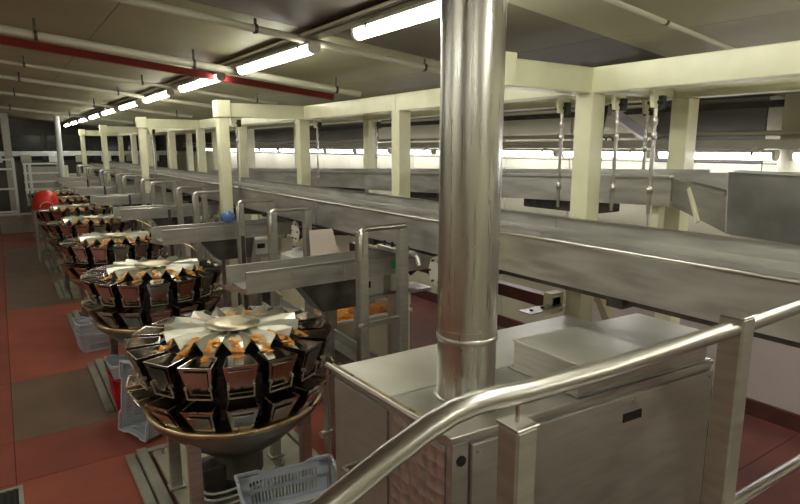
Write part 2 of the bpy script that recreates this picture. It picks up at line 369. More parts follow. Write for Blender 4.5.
# ================================================================== LONG LOWER CONVEYOR
t = thing('long_conveyor', 'long stainless trough conveyor running beside the weighers under the gantry', 'conveyor', (2.9, .2, 1.8))
YS = [.2, 2.72, 5.3, 7.9, 10.5, 13.1, 15.7, 18.3, 20.9, 22.7]
for a, b in zip(YS[:-1], YS[1:]):
    b -= .006
    obj('side_panel', MB().box((2.60, a, 1.83), (2.612, b, 2.06)), SHEET, t)
    obj('edge_flange', MB().tube([(2.602, a, 2.065), (2.602, b, 2.065)], .012, 8), RAILST, t)
    obj('bottom_flange', MB().box((2.60, a, 1.82), (2.66, b, 1.83)), SHEET, t)
    obj('trough_floor', MB().box((2.612, a, 1.90), (3.20, b, 1.906)), SHEET, t)
    obj('side_panel', MB().box((3.20, a, 1.80), (3.212, b, 2.115)), SHEET, t)
    k = MB().hexa([(3.06, a, 2.01), (3.20, a, 2.03), (3.20, b, 2.03), (3.06, b, 2.01)], [(3.06, a, 2.016), (3.20, a, 2.036), (3.20, b, 2.036), (3.06, b, 2.016)]); k.box((3.055, a, 1.91), (3.062, b, 2.016))
    obj('inner_ledge', k, SHEET, t)
    obj('edge_flange', MB().box((3.185, a, 2.112), (3.225, b, 2.122)), RAILST, t)
    obj('joint_strap', MB().box((2.594, b-.02, 1.83), (2.60, b+.02, 2.05)), STEEL, t)
    
    for q in (.5, 1.6): obj('cross_member', MB().box((2.68, a+q, 1.74), (3.14, a+q+.1, 1.82)), DARKST, t)
obj('under_rail', MB().box((2.72, .2, 1.76), (2.76, 22.7, 1.83)), DARKST, t)
obj('under_rail', MB().box((3.10, .2, 1.76), (3.14, 22.7, 1.83)), DARKST, t)
for k, yy in enumerate((3.35, 5.9, 8.5, 11.1)):
    d = obj('drive_plate', MB().hexa([(2.63, yy+.10*math.cos(a), 1.68+.12*math.sin(a)) for a in [2*PI*i/8 for i in range(8)]], [(2.645, yy+.10*math.cos(a), 1.68+.12*math.sin(a)) for a in [2*PI*i/8 for i in range(8)]]), WHITEP, t)
    for i in range(6):
        a = 2*PI*i/6; obj('bolt', MB().tube([(2.615, yy+.075*math.cos(a), 1.68+.09*math.sin(a)), (2.635, yy+.075*math.cos(a), 1.68+.09*math.sin(a))], .009, 6), DARKST, d)
    obj('drive_shaft', MB().tube([(2.64, yy, 1.68), (3.3, yy, 1.62)], .045, 12), DARKST, t)
rb = thing('support_tube', 'red-brown square tube under the long conveyor behind the tall duct', 'beam', (3.3, 2.8, 1.35))
obj('tube', MB().bar((3.42, 2.86, 1.42), (3.42, 6.0, 1.42), .09, .10), RUST, rb, .004)
obj('end_bracket', MB().box((3.36, 2.86, 1.34), (3.50, 2.94, 1.50)), CREAM, rb)
pl = tag(obj('bolted_plate', MB().box((3.05, 2.78, 1.405), (3.46, 2.90, 1.415)), STEEL), 'small bolted steel plate behind the cabinet top at the cream post', 'plate')
for q in range(3): obj('bolt', MB().tube([(3.12+q*.12, 2.84, 1.41), (3.12+q*.12, 2.84, 1.425)], .014, 6), BLACK, pl)

# ================================================================== UPPER CONVEYOR (inclined) AND CHUTE
t = thing('upper_conveyor', 'inclined stainless conveyor hung from rods behind the long conveyor', 'conveyor', (4.1, 2.3, 2.1))
def zc(y): return 2.415-.0285*(y-2.3)
UY = [2.3, 4.4, 6.5, 8.7, 10.9, 13.2]
for a, b in zip(UY[:-1], UY[1:]):
    b -= .006
    za, zb = zc(a), zc(b)
    obj('side_panel', MB().hexa([(3.90, a, za-.23), (3.912, a, za-.23), (3.912, b, zb-.24), (3.90, b, zb-.24)], [(3.90, a, za-.03), (3.912, a, za-.03), (3.912, b, zb-.03), (3.90, b, zb-.03)]), SHEET, t)
    obj('edge_flange', MB().hexa([(3.87, a, za-.03), (3.93, a, za-.03), (3.93, b, zb-.03), (3.87, b, zb-.03)], [(3.87, a, za-.012), (3.93, a, za-.012), (3.93, b, zb-.012), (3.87, b, zb-.012)]), STEEL, t)
    obj('side_panel', MB().hexa([(4.40, a, za-.23), (4.412, a, za-.23), (4.412, b, zb-.24), (4.40, b, zb-.24)], [(4.40, a, za+.02), (4.412, a, za+.02), (4.412, b, zb+.02), (4.40, b, zb+.02)]), SHEET, t)
    obj('trough_floor', MB().hexa([(3.912, a, za-.16), (4.40, a, za-.16), (4.40, b, zb-.16), (3.912, b, zb-.16)], [(3.912, a, za-.154), (4.40, a, za-.154), (4.40, b, zb-.154), (3.912, b, zb-.154)]), SHEET, t)
    obj('drive_box', MB().box((4.0, a+.7, za-.36), (4.34, a+1.5, za-.235)), DARKST, t, .01)
for yy in (2.45, 3.05):
    obj('support_leg', MB().box((4.02, yy, 1.5), (4.10, yy+.06, zc(yy)-.2)), CREAM, t)
obj('hinge_bracket', MB().lathe([(.05, -.02), (.06, 0), (.05, .02)], (3.88, 2.95, 2.16), 12), STEEL, t)
t = thing('discharge_chute', 'large dark folded sheet steel chute at the right, end of the upper conveyor', 'chute', (4.0, 1.6, 2.05))
P1, P2, P3, P4 = (3.55, 1.745, 2.454), (3.55, .6, 2.43), (3.55, .6, 2.05), (3.55, 1.72, 2.09)
obj('front_panel', MB().plate([P1, P2, P3, P4], .008), CHUTE, t, label='dark smudged front sheet')
obj('top_flange', MB().hexa([(3.52, 1.70, 2.455), (3.60, 1.70, 2.455), (3.60, .6, 2.435), (3.52, .6, 2.435)], [(3.52, 1.70, 2.465), (3.60, 1.70, 2.465), (3.60, .6, 2.445), (3.52, .6, 2.445)]), STEEL, t)
obj('side_wing', MB().plate([(3.90, 2.30, 2.385), (3.55, 1.742, 2.315), (3.55, 1.72, 2.09), (3.90, 2.28, 2.19)], .008), SHEET, t)
obj('wing_lip', MB().hexa([(3.88, 2.31, 2.38), (3.53, 1.745, 2.315), (3.60, 1.72, 2.315), (3.95, 2.28, 2.38)], [(3.88, 2.31, 2.39), (3.53, 1.745, 2.335), (3.60, 1.72, 2.335), (3.95, 2.28, 2.39)]), STEEL, t)
obj('back_panel', MB().plate([(4.32, 2.75, 2.40), (4.30, .6, 2.46), (4.30, .6, 2.1), (4.32, 2.75, 2.2)], .008), SHEET, t)
obj('end_panel', MB().plate([(3.55, 1.742, 2.45), (4.30, 1.9, 2.43), (4.30, 1.9, 2.12), (3.55, 1.72, 2.09)], .008), SHEET, t)
obj('bottom_panel', MB().hexa([(3.56, .6, 2.05), (4.3, .6, 2.07), (4.3, 2.3, 2.17), (3.56, 1.7, 2.08)], [(3.56, .6, 2.058), (4.3, .6, 2.078), (4.3, 2.3, 2.178), (3.56, 1.7, 2.088)]), SHEET, t)
obj('gusset', MB().bar((3.78, 2.1, 2.33), (3.70, 1.98, 2.12), .012, .04), CREAM, t, label='pale edge strip under the wing')
obj('inner_flange', MB().bar((3.62, 1.5, 2.452), (4.1, 1.35, 2.452), .16, .008), TOPS, t)

# ================================================================== TALL DUCT AND CABINET
CZ = 1.40
dk = thing('exhaust_duct', 'tall round stainless steel duct rising from the cabinet to the ceiling', 'duct', (1.79, 2.03, CZ))
dx, dy = 1.785, 2.03; DR = .142
obj('duct_section', MB().lathe([(DR, CZ+.004), (DR, 1.70)], (dx, dy, 0), 48), DUCT, dk)
obj('duct_section', MB().lathe([(DR*1.01, 1.712), (DR*1.01, 3.32)], (dx, dy, 0), 48), DUCT, dk)
obj('duct_section', MB().lathe([(DR*1.02, 3.335), (DR*1.02, cz(dx)+.03)], (dx, dy, 0), 48), DUCT, dk)
for zz in (1.706, 3.325): obj('joint_ring', MB().lathe([(DR*1.0, zz-.016), (DR*1.045, zz-.010), (DR*1.045, zz+.010), (DR*1.0, zz+.016)], (dx, dy, 0), 48), STEEL, dk)
for zz in (1.75,): obj('swage_bead', MB().lathe([(DR*1.005, zz-.006), (DR*1.022, zz), (DR*1.005, zz+.006)], (dx, dy, 0), 48), DUCT, dk)
obj('base_collar', MB().lathe([(DR*1.12, CZ+.002), (DR*1.10, CZ+.010), (DR*1.0, CZ+.012)], (dx, dy, 0), 48), STEEL, dk)

cb = thing('steel_cabinet', 'large stainless steel machine cabinet under the round duct', 'cabinet', (2.3, 2.1, 0))
FL, FR, BR, BL = (1.450, 1.735), (3.250, 1.585), (3.285, 2.64), (1.415, 2.70)
def lerp(a, b, k): return (a[0]+(b[0]-a[0])*k, a[1]+(b[1]-a[1])*k)
def quad(pts, z0, z1): return MB().hexa([(x, y, z0) for x, y in pts], [(x, y, z1) for x, y in pts])
obj('body', quad([FL, FR, BR, BL], .12, CZ-.03), SHEET, cb)
def inset(p, d):
    c = (2.35, 2.16); return (p[0]+(d if p[0] > c[0] else -d), p[1]+(d if p[1] > c[1] else -d))
mid = .50
ML, MR = lerp(FL, BL, mid), lerp(FR, BR, mid)
o_ = [inset(FL, .012), inset(FR, .012)]
obj('top_sheet', quad([inset(FL, .012), inset(FR, .012), (MR[0]+.012, MR[1]-.004), (ML[0]-.012, ML[1]-.004)], CZ-.03, CZ), STEEL, cb, .004)
obj('top_sheet', quad([(ML[0]-.012, ML[1]+.002), (MR[0]+.012, MR[1]+.002), inset(BR, .012), inset(BL, .012)], CZ-.03, CZ+.003), TOPS, cb, .004)
# front: corner pillar and door
e1 = (Vector((*FR, 0))-Vector((*FL, 0))).normalized(); nf = Vector((e1.y, -e1.x, 0))
def fpt(s, d, z): p = Vector((*FL, 0))+e1*s+nf*d; return (p.x, p.y, z)
def fbox(s0, s1, d0, d1, z0, z1): return MB().hexa([fpt(s0, d0, z0), fpt(s1, d0, z0), fpt(s1, d1, z0), fpt(s0, d1, z0)], [fpt(s0, d0, z1), fpt(s1, d0, z1), fpt(s1, d1, z1), fpt(s0, d1, z1)])
LEN = 1.806
obj('corner_pillar', fbox(.0, .085, .0, .012, .12, CZ-.035), DOORS, cb, .002)
dr = obj('door', fbox(.095, LEN-.01, .002, .026, .16, CZ-.05), DOORS, cb, .003)
obj('label_plate', fbox(1.045, 1.185, .026, .030, 1.215, 1.262), BLACK, dr)
for s_, z_ in ((.125, 1.315), (1.11, 1.325), (1.76, 1.32)):
    p = fpt(s_, .026, z_); q = fpt(s_, .036, z_); obj('screw', MB().tube([p, q], .009, 8), RAILST, dr)
for z_ in (.4, .95): obj('hinge', fbox(LEN-.012, LEN+.01, .0, .03, z_, z_+.09), BLACK, dr)
pl_ = MB().tube([fpt(.045, .012, 1.285), fpt(.045, .018, 1.285)], .024, 16); obj('plug', pl_, BLACK, cb)
# left face: plain door panel (rear) and swirled panel (front)
e2 = (Vector((*BL, 0))-Vector((*FL, 0))).normalized(); nl = Vector((-e2.y, e2.x, 0))
def lbox(s0, s1, d0, d1, z0, z1):
    P = [Vector((*FL, 0))+e2*s+nl*d for s, d in ((s0, d0), (s1, d0), (s1, d1), (s0, d1))]
    return MB().hexa([(p.x, p.y, z0) for p in P], [(p.x, p.y, z1) for p in P])
obj('swirled_panel', lbox(.03, .44, 0, .008, .14, CZ-.05), SWIRL, cb, .002, label='swirl-polished side panel')
obj('side_panel', lbox(.45, .95, 0, .014, .14, CZ-.05), DOORS, cb, .003)
rl = obj('top_roller', MB().tube([Vector((*FL, CZ+.012))+e2*.10+nl*.028, Vector((*FL, CZ+.012))+e2*1.0+nl*.028], .017, 14), RAILST, cb)
obj('roller_end', MB().tube([Vector((*FL, CZ+.012))+e2*.094+nl*.028, Vector((*FL, CZ+.012))+e2*.101+nl*.028], .011, 12), BLACK, rl)
obj('hinge_strip', MB().bar(Vector((*FL, CZ+.006))+e2*.10-nl*.005, Vector((*FL, CZ+.006))+e2*1.0-nl*.005, .02, .012), RIMY, cb)
obj('latch_rod', MB().tube([Vector((*FL, .70))+e2*.985+nl*.035, Vector((*FL, CZ))+e2*.985+nl*.035], .005, 8), RAILST, cb)
k = MB().tube([Vector((*FL, 1.02))+e2*.985+nl*.01, Vector((*FL, 1.02))+e2*.985+nl*.07], .012, 8); k.tube([Vector((*FL, 1.02))+e2*.985+nl*.06, Vector((*FL, 1.02))+e2*.985+nl*.085], .02, 10); obj('knob', k, RAILST, cb)
bk = MB(); 
for a_, b_ in (((.50, .02), (.50, .16)), ((.62, .02), (.62, .16)), ((.50, .16), (.62, .16))):
    bk.bar(Vector((*FL, 1.0))+e2*a_[0]+nl*a_[1], Vector((*FL, 1.0))+e2*b_[0]+nl*b_[1], .02, .05)
obj('side_bracket', bk, STEEL, cb)
for x, y in (FL, FR, BR, BL): obj('foot', MB().tube([(x+(.08 if x < 2 else -.08), y+(.08 if y < 2 else -.08), 0), (x+(.08 if x < 2 else -.08), y+(.08 if y < 2 else -.08), .12)], .03, 10), DARKST, cb)
bx = thing('steel_housing_box', 'low stainless steel box lying on top of the cabinet right of the duct', 'box', (2.7, 1.9, CZ))
def bq(z0, z1, d=0): return quad([(2.215-d, 1.70-d), (3.225+d, 1.605-d), (3.235+d, 2.06+d), (2.225-d, 2.14+d)], z0, z1)
obj('body', bq(CZ+.004, 1.555), STEEL, bx, .003); obj('lid', bq(1.556, 1.565, .006), TOPS, bx, .002); obj('flange', bq(CZ+.003, CZ+.010, .022), STEEL, bx)

# ================================================================== HANDRAIL
RY = .85
hr = thing('handrail', 'tubular stainless handrail on square posts in the foreground', 'handrail', (1.9, RY, .9))
c0 = Vector((.92, RY, 2.075))
pts = [(2.9, RY, 2.045), (1.5, RY, 2.045), (1.05, RY, 2.055), (.93, RY, 2.058), (.86, RY, 2.056), (.80, RY, 2.045), (.74, RY-.003, 2.025), (.55, RY-.015, 1.94), (.20, RY-.04, 1.78), (-.6, RY-.10, 1.42)]
pts = [(2.56, RY, 2.035), (1.9, RY, 2.035), (1.2, RY, 2.045), (.92, RY, 2.058), (.84, RY, 2.066), (.77, RY, 2.070), (.71, RY, 2.065), (.65, RY, 2.050), (.55, RY, 2.015), (.43, RY, 1.965), (.0, RY, 1.78), (-.6, RY, 1.52)]
obj('top_rail', MB().tube(pts, .0255, 20), RAILST, hr)
def sqpost(x, y, w, zt, z0=.9):
    o = obj('post', MB().box((x-w/2, y-w/2, z0), (x+w/2, y+w/2, zt)), POSTST, hr, .006)
    obj('post_cap', MB().box((x-w/2-.002, y-w/2-.002, zt), (x+w/2+.002, y+w/2+.002, zt+.006)), RAILST, o, .002)
sqpost(.905, RY, .066, 1.985)
obj('rail_pin', MB().tube([(.905, RY, 1.985), (.905, RY, 2.05)], .0055, 10), RAILST, hr)
sqpost(1.90, RY+.01, .078, 2.07)
obj('mid_rail', MB().tube([(1.2, RY, 1.40), (1.9, RY, 1.385), (2.56, RY, 1.36)], .021, 16), RAILST, hr)
dp = thing('viewing_platform', 'steel viewing platform under the handrail, below the frame', 'platform', (1.0, 0, 0))
obj('deck', MB().box((-.6, -1.2, .86), (2.9, RY+.06, .90)), SHEET, dp)
for x in (-.5, 2.4): 
    for y in (-1.1, RY-.05): obj('leg', MB().box((x, y, 0), (x+.08, y+.08, .86)), STEEL, dp)

# ================================================================== WEIGHERS
def ring(r, hw, z): return [(r[0], -hw[0], z), (r[1], -hw[1], z), (r[1], hw[1], z), (r[0], hw[0], z)]
pan_m = MB()
zi, zo = 1.335, 1.30
fl_ = [(.15, .018, zi), (.34, .044, zi-.012), (.44, .042, zi-.035), (.55, .026, zi-.095)]
for (r0, w0, z0), (r1, w1, z1) in zip(fl_[:-1], fl_[1:]):
    pan_m.add([(r0, -w0, z0), (r1, -w1, z1), (r1, w1, z1), (r0, w0, z0)], [[0, 1, 2, 3]])
    pan_m.add([(r0, -w0, z0-.003), (r1, -w1, z1-.003), (r1, w1, z1-.003), (r0, w0, z0-.003)], [[3, 2, 1, 0]])
wl = [(.15, .018, .024, .020), (.34, .044, .068, .048), (.46, .036, .086, .072)]
for sgn in (-1, 1):
    for (r0, b0, t0, h0), (r1, b1, t1, h1), (zz0, zz1) in ((wl[0], wl[1], (zi, zi-.015)), (wl[1], wl[2], (zi-.012, zi-.042))):
        for off in (0, .003):
            pan_m.add([(r0, sgn*(b0+off), zz0), (r1, sgn*(b1+off), zz1), (r1, sgn*(t1+off), zz1+h1), (r0, sgn*(t0+off), zz0+h0)], [[0, 1, 2, 3]])
pan_mesh = pan_m.mesh('feeder_pan', PANST)
# pool hopper (upper bucket)
uh = MB().shell(ring((.49, .70), (.072, .105), 1.285), ring((.50, .63), (.052, .070), 1.08))
uh.plate([(.702, -.075, 1.255), (.702, .075, 1.255), (.642, .058, 1.095), (.642, -.058, 1.095)], .004)
uh_mesh = uh.mesh('pool_hopper', MIRROR)
ud = MB()
for a, b in (((.668, -.080, 1.15), (.645, -.078, 1.06)), ((.668, .080, 1.15), (.645, .078, 1.06)), ((.645, -.078, 1.06), (.645, .078, 1.06))): ud.bar(a, b, .008, .008)
ud.bar((.66, -.085, 1.14), (.66, -.07, 1.14), .03, .02); ud.bar((.66, .07, 1.14), (.66, .085, 1.14), .03, .02)
ud_mesh = ud.mesh('door_frame', PANST)
lh = MB().shell(ring((.50, .715), (.072, .098), 1.005), ring((.47, .59), (.048, .064), .815))
lh.plate([(.696, -.068, .955), (.696, .068, .955), (.612, .052, .835), (.612, -.052, .835)], .004)
lh_mesh = lh.mesh('weigh_hopper', MIRROR)
ll = MB(); rr_ = ring((.50, .715), (.072, .098), 1.007)
for i in (0, 1, 2): ll.bar(rr_[i], rr_[i+1], .008, .008)
ll_mesh = ll.mesh('hopper_rim', RIMY)
ac = MB().box((.40, -.032, .86), (.53, .032, 1.22)); ac.box((.50, -.022, 1.10), (.60, .022, 1.18)); ac.box((.50, -.02, .88), (.57, .02, .96)); ac.tube([(.53, -.03, 1.04), (.60, -.03, 1.0)], .008, 6); ac.tube([(.53, .03, 1.04), (.60, .03, 1.0)], .008, 6)
ac_mesh = ac.mesh('actuator', BLACK, bevel=.003)
def make_weigher():
    t = thing('multihead_weigher', '', 'weighing machine', (0, 0, 0), 'multihead weighers in a row')
    N = 16; ph = math.radians(-105)
    for i in range(N):
        a = ph+2*PI*i/N
        obj('feeder_pan', pan_mesh, None, t, rz=a)
        u = obj('pool_hopper', uh_mesh, None, t, rz=a); d = obj('door_frame', ud_mesh, None, u)
        l = obj('weigh_hopper', lh_mesh, None, t, rz=a); d = obj('hopper_rim', ll_mesh, None, l)
        obj('actuator', ac_mesh, None, t, rz=a+PI/N)
    obj('dispersion_disc', MB().lathe([(.19, 1.355), (.192, 1.359), (.10, 1.366), (.01, 1.368)], n=40), OILY, t)
    obj('disc_hub', MB().lathe([(.10, 1.22), (.10, 1.352)], n=20), DARKST, t)
    obj('machine_body', MB().lathe([(.30, .78), (.45, .86), (.45, 1.20), (.40, 1.24), (.20, 1.26)], n=24), DARKST, t)
    obj('mounting_ring', MB().lathe([(.60, .77), (.625, .79), (.625, .81), (.60, .815), (.40, .815)], n=48, cap=False), RIMY, t, label='oily yellowish ring under the lower buckets')
    obj('discharge_cone', MB().lathe([(.60, .79), (.595, .74), (.36, .52), (.17, .38), (.17, .22)], n=40, cap=False), CHUTE, t)
    obj('discharge_neck', MB().lathe([(.15, .10), (.15, .24)], n=24), DARKST, t)
    for sx in (-1, 1):
        for sy in (-1, 1):
            l = MB().box((sx*.40-.04, sy*.30-.03, .05), (sx*.40+.04, sy*.30+.03, .80)); l.box((sx*.40-.06, sy*.30-.05, .05), (sx*.40+.06, sy*.30+.05, .065))
            obj('leg', l, STEEL, t, .003)
    obj('cross_brace', MB().bar((-.40, -.30, .62), (-.40, .30, .62), .03, .06), STEEL, t)
    obj('cross_brace', MB().bar((.40, -.30, .62), (.40, .30, .62), .03, .06), STEEL, t)
    for q in range(3):
        pp = [(.30*math.cos(a)-.02, .22*math.sin(a)-.12, .16+.05*q+.05*math.sin(a*1.5)) for a in [PI*1.0+PI*1.1*j/12 for j in range(13)]]
        obj('air_hose', MB().tube(pp, .010, 6), CLEAR, t)
    obj('valve_block', MB().box((-.30, -.10, .10), (-.12, .10, .34)), DARKST, t, .01)
    c = MB(); rnd = random.Random(3)
    for i in range(N):
        a = ph+2*PI*i/N
        if i in (4, 9, 12): continue
        for q in range(30):
            r = rnd.uniform(.30, .53); hw = .034*(1 if r < .44 else (.60-r)/.16)
            x, y, z = r, rnd.uniform(-hw, hw), (zi-.012 if r < .34 else zi-.012-(r-.34)*.23 if r < .44 else zi-.035-(r-.44)*.55)+.008+rnd.random()*.010
            X, Y = x*math.cos(a)-y*math.sin(a), x*math.sin(a)+y*math.cos(a); s = rnd.uniform(.014, .028); b = rnd.uniform(0, 6); dz = rnd.uniform(-.006, .006)
            c.add([(X+s*math.cos(b), Y+s*math.sin(b), z+dz), (X-s*math.sin(b), Y+s*math.cos(b), z), (X-s*math.cos(b), Y-s*math.sin(b), z-dz), (X+s*math.sin(b), Y-s*math.cos(b), z+.004)], [[0, 1, 2, 3]])
    o = obj('crisps', c, CRISP, t, label='orange crisps lying in the pans', kind='stuff')
    return t
WXX, WY = 1.27, 3.98
w0 = make_weigher(); w0.location = (WXX, WY, 0)
WL = ['nearest multihead weigher, its pan rosette over two rings of buckets, left of the cabinet',
      'second multihead weigher, just behind the nearest one', 'third multihead weigher in the row, counted from the viewer',
      'fourth multihead weigher in the row, counted from the viewer', 'fifth multihead weigher in the row, just nearer than the red tub',
      'sixth multihead weigher in the row, just beyond the red tub', 'farthest multihead weigher in the row, beyond the red tub']
w0['label'] = WL[0]
for k in range(1, 7):
    dup(w0, (WXX, WY+PITCHY*k, 0), WL[k], rz=.11*k, skip=('door_frame', 'hopper_rim', 'air_hose', 'valve_block') if k > 3 else ())

# base trays
t = thing('base_tray', 'low galvanised tray under the nearest weigher', 'tray', (WXX, 4.25, 0), 'galvanised trays under the weighers')
X0, X1, Y0, Y1 = .63, 1.98, 3.50, 5.02
obj('plate', MB().box((X0+.20, Y0+.02, 0), (X1-.08, Y1-.08, .048)), TRAYP, t, .006)
obj('edge_rail', MB().box((X0, Y0, 0), (X0+.075, Y1, .035)), TRAYM, t, .005)
obj('edge_rail', MB().box((X0+.085, Y0, 0), (X0+.165, Y1, .065)), TRAYM, t, .006)
obj('edge_rail', MB().box((X0+.165, Y1-.06, 0), (X1, Y1, .05)), TRAYM, t, .006)
obj('edge_rail', MB().box((X1-.06, Y0, 0), (X1, Y1-.065, .05)), TRAYM, t, .006)
obj('levelling_bolt', MB().tube([(X0+.27, Y1-.16, .04), (X0+.27, Y1-.16, .09)], .012, 8).tube([(X0+.27, Y1-.16, .085), (X0+.27, Y1-.16, .105)], .022, 8), RAILST, t)
for k in range(1, 7): dup(t, (WXX, 4.25+PITCHY*k, 0), 'low galvanised tray under the %s weigher, counted from the viewer' % ORD[k])

# ================================================================== CROSS FEEDERS
FZ = 1.72
t = thing('cross_feeder', 'nearest stainless cross feeder trough reaching out over the nearest weigher', 'feeder', (1.4, 3.93, FZ-.2), 'cross feeders above the weighers')
a, b, L0, L1 = 3.94, 4.20, 1.37, 2.58
Lx = 3.15
obj('side_panel', MB().box((L0, a, FZ-.165), (Lx, a+.008, FZ-.01)), SHEET, t)
obj('side_panel', MB().box((L0-.06, b-.008, FZ-.165), (Lx, b, FZ)), SHEET, t)
obj('edge_flange', MB().box((L0, a-.014, FZ-.012), (Lx, a+.012, FZ)), RAILST, t, .002)
obj('edge_flange', MB().box((L0-.06, b-.012, FZ), (Lx, b+.014, FZ+.010)), RAILST, t, .002)
obj('trough_floor', MB().box((L0-.02, a+.008, FZ-.13), (Lx, b-.008, FZ-.122)), SHEET, t)
obj('lip', MB().plate([(L0, a+.01, FZ-.165), (L0-.08, b-.01, FZ-.165), (L0-.08, b-.01, FZ-.13), (L0, a+.01, FZ-.13)], .006), STEEL, t)
for x in (1.72, 2.16, 2.75): obj('seam_strap', MB().box((x, a-.004, FZ-.165), (x+.012, a, FZ-.012)), STEEL, t)
obj('drive_box', MB().hexa([(1.98, a+.02, FZ-.40), (2.36, a+.02, FZ-.40), (2.36, b-.02, FZ-.40), (1.98, b-.02, FZ-.40)], [(1.80, a+.02, FZ-.166), (2.40, a+.02, FZ-.166), (2.40, b-.02, FZ-.166), (1.80, b-.02, FZ-.166)]), DARKST, t, .006)
obj('support_leg', MB().box((2.36, a+.06, 0), (2.42, b-.06, FZ-.166)), STEEL, t)
obj('support_leg', MB().box((2.05, a+.06, 0), (2.10, b-.06, FZ-.38)), STEEL, t)
for k in range(1, 8): dup(t, (1.4, 3.93+PITCHY*k, FZ-.2), '%s stainless cross feeder trough, reaching over the %s weigher' % (ORD[k], ORD[k]) if k < 7 else 'farthest cross feeder trough, beyond the last weigher')
# deflector cloths at trough ends, where product drops
for k in range(7):
    pass

# product infeed spout rod between feeder and weigher (dark sensor post)
t = thing('level_sensor', 'dark level sensor on a thin post between the nearest weigher and its feeder', 'sensor', (1.62, 4.3, 0), 'level sensors beside the weighers')
obj('post', MB().tube([(1.64, 4.74, .05), (1.64, 4.74, 1.86)], .017, 10), DARKST, t)
s_ = MB().box((1.60, 4.70, 1.44), (1.68, 4.78, 1.52)); s_.box((1.61, 4.66, 1.54), (1.67, 4.72, 1.60)); obj('clamp', s_, BLACK, t, .008)
obj('sensor_arm', MB().tube([(1.64, 4.74, 1.50), (1.80, 4.50, 1.42), (1.86, 4.46, 1.36)], .012, 8), RIMY, t)
for k in range(1, 5): dup(t, (1.62, 4.3+PITCHY*k, 0), 'dark level sensor on a thin post beside the %s weigher' % ORD[k])

# ================================================================== GUARD HOOPS
def make_hoop(label):
    t = thing('guard_hoop', label, 'guard rail', (0, 0, 0), 'guard hoops between the feeders')
    for x in (0, .355):
        obj('post', MB().box((x-.037, -.037, .015), (x+.037, .037, 2.0)), HOOPST, t, .006)
        obj('foot_plate', MB().box((x-.06, -.06, 0), (x+.06, .06, .015)), STEEL, t)
    obj('top_bar', MB().tube([(-.03, -.03, 1.80), (-.03, -.035, 1.96), (-.02, -.02, 2.0), (.02, -.005, 2.016), (.06, 0, 2.018), (.385, 0, 2.018)], .021, 10), RAILST, t)
    obj('crossbar', MB().box((.032, -.02, 1.28), (.323, .02, 1.32)), STEEL, t)
    obj('knob', MB().tube([(-.03, -.075, 1.30), (-.03, -.03, 1.30)], .030, 10), STEEL, t)
    return t
h0 = make_hoop('nearest square-post guard hoop, left of the tall duct, in front of the nearest feeder')
h0.location = (2.10, 3.55, 0)
for k in range(1, 8): dup(h0, (2.10, 3.55+PITCHY*k, 0), 'guard hoop in front of the %s cross feeder, the nearer of its pair' % ORD[k])
for k in range(0, 7): dup(h0, (2.05, 5.10+PITCHY*k, 0), 'guard hoop between the %s and %s cross feeders, the farther of its pair' % (ORD[k], ORD[k+1]))

# ================================================================== SIDE MACHINERY UNDER THE LONG CONVEYOR
t = thing('gearbox', 'white enamelled gearbox with a black switch under the nearest feeder, behind the nearest guard hoop', 'motor', (2.6, 4.5, 1.2), 'white gearboxes behind the guard hoops')
obj('housing', MB().box((2.50, 4.42, 1.24), (2.86, 4.66, 1.46)), WHITEP, t, .02)
obj('switch', MB().box((2.60, 4.405, 1.33), (2.70, 4.42, 1.39)), BLACK, t, .004)
obj('junction_box', MB().box((2.92, 4.40, 1.26), (3.08, 4.60, 1.44)), CREAMP, t, .012)
obj('cable', MB().tube([(2.98, 4.40, 1.44), (2.98, 4.36, 1.52), (2.86, 4.36, 1.56), (2.80, 4.40, 1.48), (2.78, 4.44, 1.42)], .009, 6), DARKST, t)
obj('motor', MB().tube([(3.16, 4.5, 1.42), (3.36, 4.42, 1.58)], .07, 14), BLACK, t)
obj('stand', MB().box((2.60, 4.48, 0), (2.66, 4.56, 1.24)), STEEL, t); obj('stand', MB().box((2.98, 4.48, 0), (3.04, 4.56, 1.26)), STEEL, t)
obj('shelf', MB().box((2.48, 4.40, 1.215), (3.40, 4.70, 1.24)), STEEL, t)
for k in range(1, 5): dup(t, (2.6, 4.5+PITCHY*k, 1.2), 'white enamelled gearbox behind the guard hoops of the %s feeder' % ORD[k])
# packaging machine frames with pale panels further under
for k in range(4):
    y0 = 5.55+PITCHY*k
    t = thing('packing_machine', 'pale enamelled packing machine with dark slots under the long conveyor, %s from the viewer' % ORD[k], 'machine', (3.0, y0, 0))
    obj('body', MB().box((2.56, y0, .55), (3.42, y0+.75, 1.12)), WHITEP if k else CREAMP, t, .02)
    obj('head', MB().box((2.55, y0+.1, 1.12), (3.05, y0+.6, 1.42)), WHITEP, t, .02)
    obj('control_panel', MB().box((2.62, y0+.085, 1.20), (2.90, y0+.10, 1.36)), DARKST, t, .004)
    obj('display', MB().box((2.68, y0+.075, 1.26), (2.78, y0+.085, 1.33)), CARD, t)
    obj('frame_bar', MB().bar((2.56, y0-.04, 1.18), (3.4, y0-.04, 1.22), .03, .03), STEEL, t)
    for x in (2.6, 3.2): obj('leg', MB().box((x, y0+.1, 0), (x+.08, y0+.2, .55)), STEEL, t)
    obj('guard_rod', MB().tube([(2.57, y0-.02, .9), (2.57, y0-.06, 1.5), (2.7, y0-.06, 1.52)], .012, 8), RAILST, t)
    obj('lower_panel', MB().box((2.6, y0+.03, .18), (3.3, y0+.05, .55)), DARKST, t)
